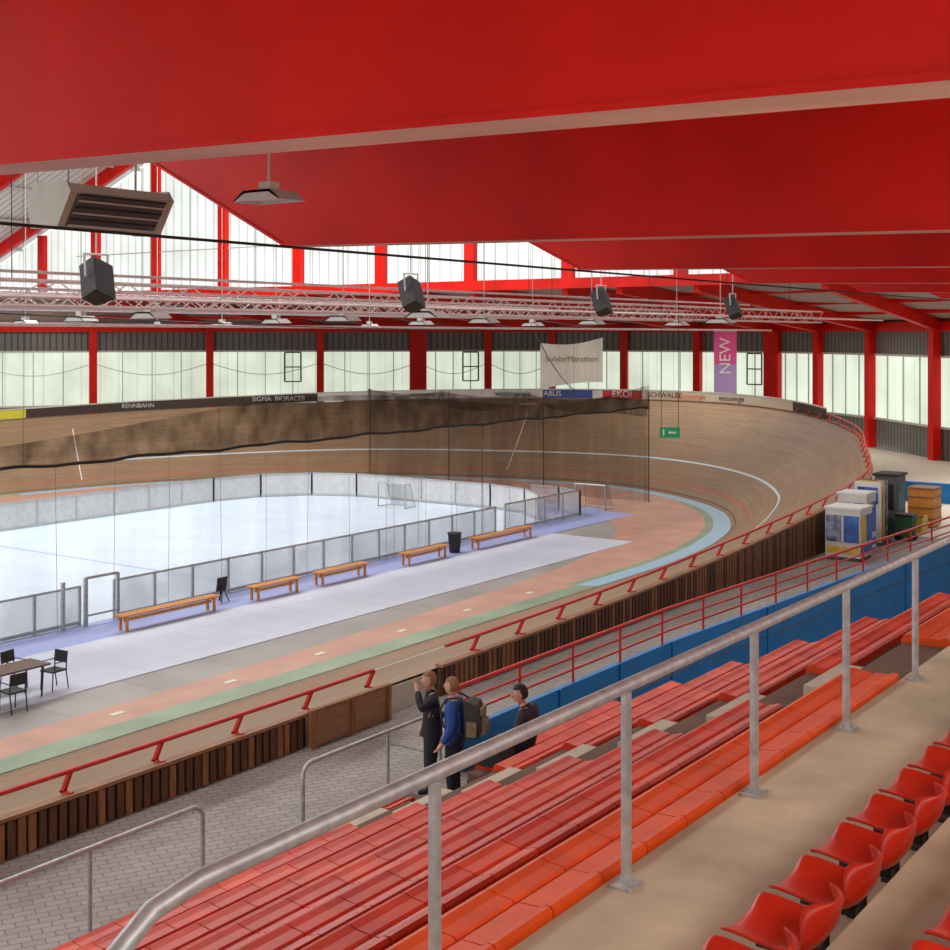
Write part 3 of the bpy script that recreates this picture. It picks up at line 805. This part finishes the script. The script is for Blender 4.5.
mb.box((kx+.35, ky, 1.8), (1.0, .85, .1), DGREY); mb.obj('poster_stand')
mb = MB(); kx, ky = 41.4, 13.2
mb.box((kx, ky, 2.75), (.9, .7, 1.8), DGREY); mb.box((kx, ky, 3.68), (1.0, .8, .08), BLACK); mb.box((kx-.46, ky, 3.0), (.02, .5, .8), BLACK); mb.box((kx-.46, ky-.0, 2.1), (.02, .5, .5), mat('cab_green', rgb(50, 90, 60), .6))
mb.box((kx, ky-.36, 3.0), (.7, .02, .9), mat('cab_teal', rgb(70, 110, 110), .6, var=.4)); mb.box((kx, ky, 1.8), (.8, .6, .1), BLACK); mb.obj('equipment_cabinet')
mb = MB(); kx, ky = 40.6, 12.45; GRN = mat('bin_green', rgb(40, 96, 60), .6)
mb.extr([(-.2, .1), (.2, .1), (.26, .75), (-.26, .75)], (kx-.22, ky, 1.75), (kx+.22, ky, 1.75), (0, 1, 0), (0, 0, 1), GRN); mb.box((kx, ky, 2.53), (.5, .58, .06), BLACK)
for sx in (-.22, .22):
    for sy in (-.2, .2): mb.tube([(kx+sx-.03, ky+sy, 1.84), (kx+sx+.03, ky+sy, 1.84)], .09, BLACK, 12)
mb.obj('wheeled_bin')
CARD = mat('cardboard', rgb(176, 138, 92), .8, var=.12)
for (bx, by, bh, m) in ((42.4, 13.4, .8, CARD), (42.5, 12.7, .5, YEL)):
    mb = MB(); mb.box((bx, by, 1.755+bh/2), (.6, .55, bh), m); mb.box((bx, by, 1.755+bh+.005), (.05, .55, .01), CREAM)
    mb.beam((bx-.3, by-.1, 1.755+bh), (bx-.42, by-.1, 1.755+bh+.1), .5, .015, m); mb.obj('storage_box')
mb = MB(); kx, ky = 43.9, 12.85
mb.box((kx, ky, 2.4), (.85, .85, 1.2), mat('crate_ply', rgb(214, 146, 58), .6, var=.12)); mb.box((kx, ky, 3.03), (.9, .9, .06), WOODP)
for z in (2.05, 2.4, 2.75): mb.box((kx-.435, ky, z), (.03, .85, .04), WOODP); mb.box((kx, ky-.435, z), (.85, .03, .04), WOODP)
mb.box((kx, ky, 1.78), (.7, .7, .06), WOODP); mb.obj('wooden_vault_box')

camdir = Vector((-.815, -.579, 0))
mb = MB(); c = Vector((69.5, 42.0, 6.4)); side = Vector((.579, -.815, 0)); K = 10
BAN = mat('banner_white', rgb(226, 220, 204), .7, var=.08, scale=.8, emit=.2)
def bp(t, v):
    return c+side*(t*3.9-1.95)+Vector((0, 0, (1.55-.35*(1-t)-.25*math.sin(math.pi*t)) if v else (-1.7+.45*t+.15*math.sin(3*t))))-camdir*(.12*math.sin(t*9))
for i in range(K):
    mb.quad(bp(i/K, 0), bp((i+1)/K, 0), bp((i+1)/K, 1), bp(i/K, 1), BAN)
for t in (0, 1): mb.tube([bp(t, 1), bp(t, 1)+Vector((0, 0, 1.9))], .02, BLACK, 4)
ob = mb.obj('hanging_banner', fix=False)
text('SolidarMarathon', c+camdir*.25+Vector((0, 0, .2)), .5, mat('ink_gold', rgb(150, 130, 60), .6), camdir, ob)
mb = MB(); c = Vector((72.0, 32.8, 6.35))
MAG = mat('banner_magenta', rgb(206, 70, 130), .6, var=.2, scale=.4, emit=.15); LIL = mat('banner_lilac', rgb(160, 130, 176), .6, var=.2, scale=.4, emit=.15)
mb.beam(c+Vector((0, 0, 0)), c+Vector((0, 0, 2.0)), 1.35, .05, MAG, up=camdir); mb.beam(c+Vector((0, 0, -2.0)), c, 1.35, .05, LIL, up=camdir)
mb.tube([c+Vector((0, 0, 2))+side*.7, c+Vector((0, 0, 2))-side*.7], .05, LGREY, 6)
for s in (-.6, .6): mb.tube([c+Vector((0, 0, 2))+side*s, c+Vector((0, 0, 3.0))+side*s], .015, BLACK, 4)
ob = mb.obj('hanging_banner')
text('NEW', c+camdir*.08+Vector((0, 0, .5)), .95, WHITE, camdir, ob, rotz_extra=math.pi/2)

mb = MB(); c = Vector((37.9, 19.2, 4.95))
SG = mat('sign_green', rgb(20, 130, 80), .5, emit=.3)
mb.beam(c-side*.33, c+side*.33, .04, .34, SG)
mb.beam(c-side*.05+camdir*.03, c+side*.2+camdir*.03, .02, .06, WHITE); mb.beam(c-side*.2+camdir*.03-Vector((0, 0, .1)), c-side*.2+camdir*.03+Vector((0, 0, .1)), .02, .1, WHITE)
for s in (-.28, .28): mb.tube([c+side*s+Vector((0, 0, .16)), c+side*s+Vector((0, 0, 4.2))], .01, BLACK, 4)
mb.obj('exit_sign')

# ------------------------------------------------------------ people
SKIN = mat('skin', rgb(206, 160, 136), .5, var=.05); HAIRL = mat('hair_light_brown', rgb(140, 104, 74), .7, var=.25, scale=40); HAIRD = mat('hair_dark', rgb(38, 30, 26), .7, var=.2, scale=40)
JBLUE = mat('jacket_blue', rgb(34, 78, 156), .7, var=.2, scale=9); JBLK = mat('jacket_black', rgb(34, 34, 40), .75, var=.25, scale=9); TRS = mat('trousers_dark', rgb(36, 38, 48), .8, var=.2)
SHOE = mat('shoe', rgb(30, 28, 28), .6); EYEW = mat('eye_white', rgb(230, 228, 222), .3); LIPS = mat('lips', rgb(176, 108, 98), .5)

def person(name, J, loc, yaw, jacket, hair, headyaw=0.0, headpitch=0.0, hands=True):
    E = [('pelvis','spine'),('spine','chest'),('chest','nb'),('nb','nt')]
    for s in 'LR': E += [('chest','sh'+s),('sh'+s,'el'+s),('el'+s,'wr'+s),('pelvis','hip'+s),('hip'+s,'kn'+s),('kn'+s,'an'+s),('an'+s,'to'+s)]
    keys = list(J.keys()); idx = {k: i for i, k in enumerate(keys)}
    me = bpy.data.meshes.new('body'); me.from_pydata([J[k][:3] for k in keys], [(idx[a], idx[b]) for a, b in E], [])
    ob = bpy.data.objects.new('body_tmp', me); scene.collection.objects.link(ob)
    sk = ob.modifiers.new('skin', 'SKIN'); sk.use_smooth_shade = True
    for k in keys:
        r = J[k][3]; ry = J[k][4] if len(J[k]) > 4 else r
        me.skin_vertices[0].data[idx[k]].radius = (r, ry)
        me.skin_vertices[0].data[idx[k]].use_root = (k == 'pelvis')
    sb = ob.modifiers.new('sub', 'SUBSURF'); sb.levels = 2; sb.render_levels = 2
    dg = bpy.context.evaluated_depsgraph_get(); bm = bpy.data.meshes.new_from_object(ob.evaluated_get(dg))
    bpy.data.objects.remove(ob)
    mats = [jacket, TRS, SKIN, SHOE]
    bm.materials.clear()
    for m in mats: bm.materials.append(m)
    cls = {('nb','nt'): 2, ('pelvis','hipL'): 1, ('pelvis','hipR'): 1}
    for s in 'LR': cls[('hip'+s,'kn'+s)] = 1; cls[('kn'+s,'an'+s)] = 1; cls[('an'+s,'to'+s)] = 3
    for p in bm.polygons:
        best = 1e9; bi = 0
        for e in E:
            a, b_ = Vector(J[e[0]][:3]), Vector(J[e[1]][:3]); d = b_-a
            t = max(0, min(1, (p.center-a).dot(d)/d.length_squared)); ds = (p.center-(a+d*t)).length
            if ds < best-1e-5: best = ds; bi = cls.get(e, 0)
        p.material_index = bi; p.use_smooth = True
    bm.name = name
    o = bpy.data.objects.new(name, bm); scene.collection.objects.link(o)
    mb = MB(); R = Matrix.Rotation(headyaw, 3, 'Z') @ Matrix.Rotation(headpitch, 3, 'X'); hc = Vector(J['nt'][:3])+R @ Vector((0, .02, .105))
    T = lambda v: R @ Vector(v)+hc
    mb.ell(hc, (.076, .096, .118), SKIN, R, 18, 14)
    mb.ell(T((0, .03, -.05)), (.055, .06, .06), SKIN, R)
    mb.ell(T((0, .1, -.012)), (.014, .022, .026), SKIN, R)
    mb.ell(T((0, .088, -.058)), (.026, .012, .008), LIPS, R)
    for s in (-1, 1):
        mb.ell(T((s*.078, -.005, -.005)), (.012, .02, .032), SKIN, R)
        mb.ell(T((s*.03, .083, .015)), (.014, .012, .01), EYEW, R); mb.ell(T((s*.03, .094, .015)), (.006, .004, .006), BLACK, R)
        mb.beam(T((s*.016, .094, .036)), T((s*.046, .084, .036)), .008, .008, hair)
    Ri = R.transposed()
    mb.ell(hc+R @ Vector((0, -.008, .012)), (.085, .106, .120), hair, R, 24, 20, cond=lambda v: (lambda w: (w.z > .045+.2*max(0, w.y)) or (w.y < -.01 and w.z > -.075))(Ri @ v))
    mb.obj('head', parent=o)
    mb = MB(); nb = Vector(J['nb'][:3]); ntp = Vector(J['nt'][:3]); mb.tube([nb-(ntp-nb)*.2, nb+(ntp-nb)*.45], [.095, .075], jacket, 12)
    pv = Vector(J['pelvis'][:3]); sp_ = Vector(J['spine'][:3]); dd = (pv-sp_).normalized()
    ring0 = pv+dd*.06
    vs = []; fs = []
    for j, (c0, rx, ry) in enumerate(((sp_, .165, .13), (pv, .185, .15), (ring0, .19, .155))):
        for i in range(16):
            a = 2*math.pi*i/16; vs.append(Vector(c0)+Vector((rx*math.cos(a), ry*math.sin(a), 0)))
    for j in range(2):
        for i in range(16): fs.append((j*16+i, j*16+(i+1) % 16, (j+1)*16+(i+1) % 16, (j+1)*16+i))
    mb.add(vs, fs, jacket, True)
    mb.obj('collar_and_hem', parent=o)
    if hands:
        for s in 'LR':
            mb = MB(); w = Vector(J['wr'+s][:3]); e = Vector(J['el'+s][:3]); d = (w-e).normalized()
            sd = d.cross(Vector((0, 1, .2))).normalized()*(1 if s == 'R' else -1); nm = d.cross(sd).normalized()
            mb.tube([w-d*.02, w+d*.03, w+d*.09], [.026, .036, .034], SKIN, 8)
            for k, ln in enumerate((.065, .078, .074, .058)):
                b0 = w+d*.085+sd*(.027-.018*k)
                mb.tube([b0, b0+d*ln*.5+nm*.006, b0+d*ln*.8+nm*.022, b0+d*ln+nm*.036], [.0095, .009, .0085, .007], SKIN, 6)
            b0 = w+d*.035+sd*.03; mb.tube([b0, b0+sd*.025+d*.025, b0+sd*.03+d*.055+nm*.01], [.012, .0105, .008], SKIN, 6)
            mb.obj('hand_'+s, parent=o)
    o.location = loc; o.rotation_euler = (0, 0, yaw)
    return o
def stand():
    return dict(pelvis=(0,0,.95,.17,.14), spine=(0,-.01,1.12,.17,.14), chest=(0,-.01,1.30,.19,.15), nb=(0,0,1.45,.075), nt=(0,.02,1.53,.054),
      shL=(-.19,0,1.40,.088), elL=(-.27,-.03,1.13,.066), wrL=(-.26,.1,.93,.042), shR=(.19,0,1.40,.088), elR=(.27,-.03,1.13,.066), wrR=(.26,.1,.93,.042),
      hipL=(-.1,0,.86,.115), knL=(-.12,.02,.5,.082), anL=(-.12,-.02,.09,.06), toL=(-.14,.17,.045,.044),
      hipR=(.1,0,.86,.115), knR=(.12,.03,.5,.082), anR=(.13,0,.09,.06), toR=(.15,.19,.045,.044))
FY = math.atan2(.815, -.579)-math.pi/2
A = stand(); A['elR'] = (.27,.1,1.17,.066); A['wrR'] = (.12,.27,1.2,.042)
pA = person('standing_man', A, (14.08, 10.34, 1.745), FY-.25, JBLUE, HAIRL, headyaw=-.15)
B = stand(); B['elL'] = (-.3,.16,1.32,.066); B['wrL'] = (-.1,.2,1.52,.042)
pB = person('standing_man', B, (14.15, 10.78, 1.745), FY+.1, JBLK, HAIRL)
bm = MB()
GR = mat('backpack_fabric', rgb(140, 128, 106), .85, var=.35, scale=14); GR2 = mat('backpack_dark', rgb(66, 64, 62), .85, var=.2)
pr = [(0, 0), (-.04, .02), (-.2, .03), (-.23, .12), (-.22, .34), (-.16, .46), (-.05, .5), (0, .48)]
bm.extr(pr, (-.16, -.17, .98), (.16, -.17, .98), (0, 1, 0), (0, 0, 1), GR2)
pr2 = [(0, 0), (-.07, .02), (-.08, .12), (-.06, .2), (0, .22)]
bm.extr(pr2, (-.12, -.385, 1.03), (.12, -.385, 1.03), (0, 1, 0), (0, 0, 1), GR)
bm.box((0, -.40, 1.34), (.26, .03, .12), GR)
for s in (-1, 1):
    bm.tube([(s*.1, -.18, 1.46), (s*.12, -.06, 1.52), (s*.13, .08, 1.49), (s*.14, .16, 1.36), (s*.19, .1, 1.14), (s*.18, -.16, 1.04)], .018, GR2, 6)
    bm.box((s*.175, -.28, 1.12), (.04, .14, .2), GR)
bo = bm.obj('backpack', bevel=.02); bo.location = pA.location; bo.rotation_euler = pA.rotation_euler
S = dict(pelvis=(0,0,.12,.17,.15), spine=(0,-.06,.28,.17,.14), chest=(0,-.08,.46,.195,.15), nb=(0,-.03,.61,.075), nt=(0,.01,.69,.054),
      shL=(-.2,-.06,.56,.09), elL=(-.36,-.02,.31,.068), wrL=(-.26,.2,.2,.042), shR=(.2,-.06,.56,.09), elR=(.37,.0,.32,.068), wrR=(.2,.22,.22,.042),
      hipL=(-.1,.04,.11,.12), knL=(-.19,.46,.12,.085), anL=(-.16,.55,-.33,.06), toL=(-.17,.72,-.40,.044),
      hipR=(.1,.04,.11,.12), knR=(.16,.46,.12,.085), anR=(.14,.56,-.33,.06), toR=(.15,.73,-.40,.044))
pS = person('seated_man', S, (14.1, 9.25, 2.66), 0.25, JBLK, HAIRD, headyaw=.4, headpitch=-.15)
mb = MB(); mb.extr([(-.16, 0), (.16, 0), (.18, .12), (.1, .24), (-.1, .24), (-.18, .12)], (13.35, 9.28, 2.69), (13.72, 9.3, 2.69), (0, 1, 0), (0, 0, 1), JBLK)
mb.tube([(13.4, 9.28, 2.91), (13.48, 9.28, 3.01), (13.6, 9.29, 3.01), (13.68, 9.3, 2.91)], .015, JBLK, 6); mb.obj('sports_bag', bevel=.02)

# ------------------------------------------------------------ lights
def area(name, loc, sx, sy, e, col=(1, .97, .93), rot=(0, 0, 0)):
    l = bpy.data.lights.new(name, 'AREA'); l.shape = 'RECTANGLE'; l.size = sx; l.size_y = sy; l.energy = e; l.color = col
    o = bpy.data.objects.new(name, l); scene.collection.objects.link(o); o.location = loc; o.rotation_euler = rot
area('arena_fill_light', (8, 43, 24), 26, 10, 7200, (1, .99, .97))  # pair of added overhead fills for the arena, no roof opening modelled
area('arena_fill_light', (38, 43, 24), 26, 10, 8600, (1, .99, .97))
area('stand_fill_light', (6, -3.5, 9.9), 14, 2.5, 680, (1, .97, .91))  # added unseen fills that brighten the stand and its beams
area('stand_fill_light', (24, 1, 9.9), 14, 2.5, 360, (1, .97, .91))
area('stand_end_fill', (-10, 3, 8.3), 12, 4, 520, (1, .98, .95), (0, -math.pi/2, 0))  # added fill behind the camera for the beam faces, no window there
area('eave_fill_light', (18, 14.0, 11.25), 44, 1.2, 1000, (1, .98, .94))  # added fill above the eave to lift the walkway, hidden by the beams
area('annex_fill_light', (66, 30, 8.6), 4, 14, 650, (1, .97, .93))  # added unseen fills to brighten the annex and the concourse floor
area('annex_fill_light', (53, 12, 8.6), 8, 5, 700, (1, .97, .93))
w = bpy.data.worlds.new('world'); scene.world = w; w.use_nodes = True
bg = w.node_tree.nodes['Background']; bg.inputs[0].default_value = (.97, .98, 1, 1); bg.inputs[1].default_value = 1.25
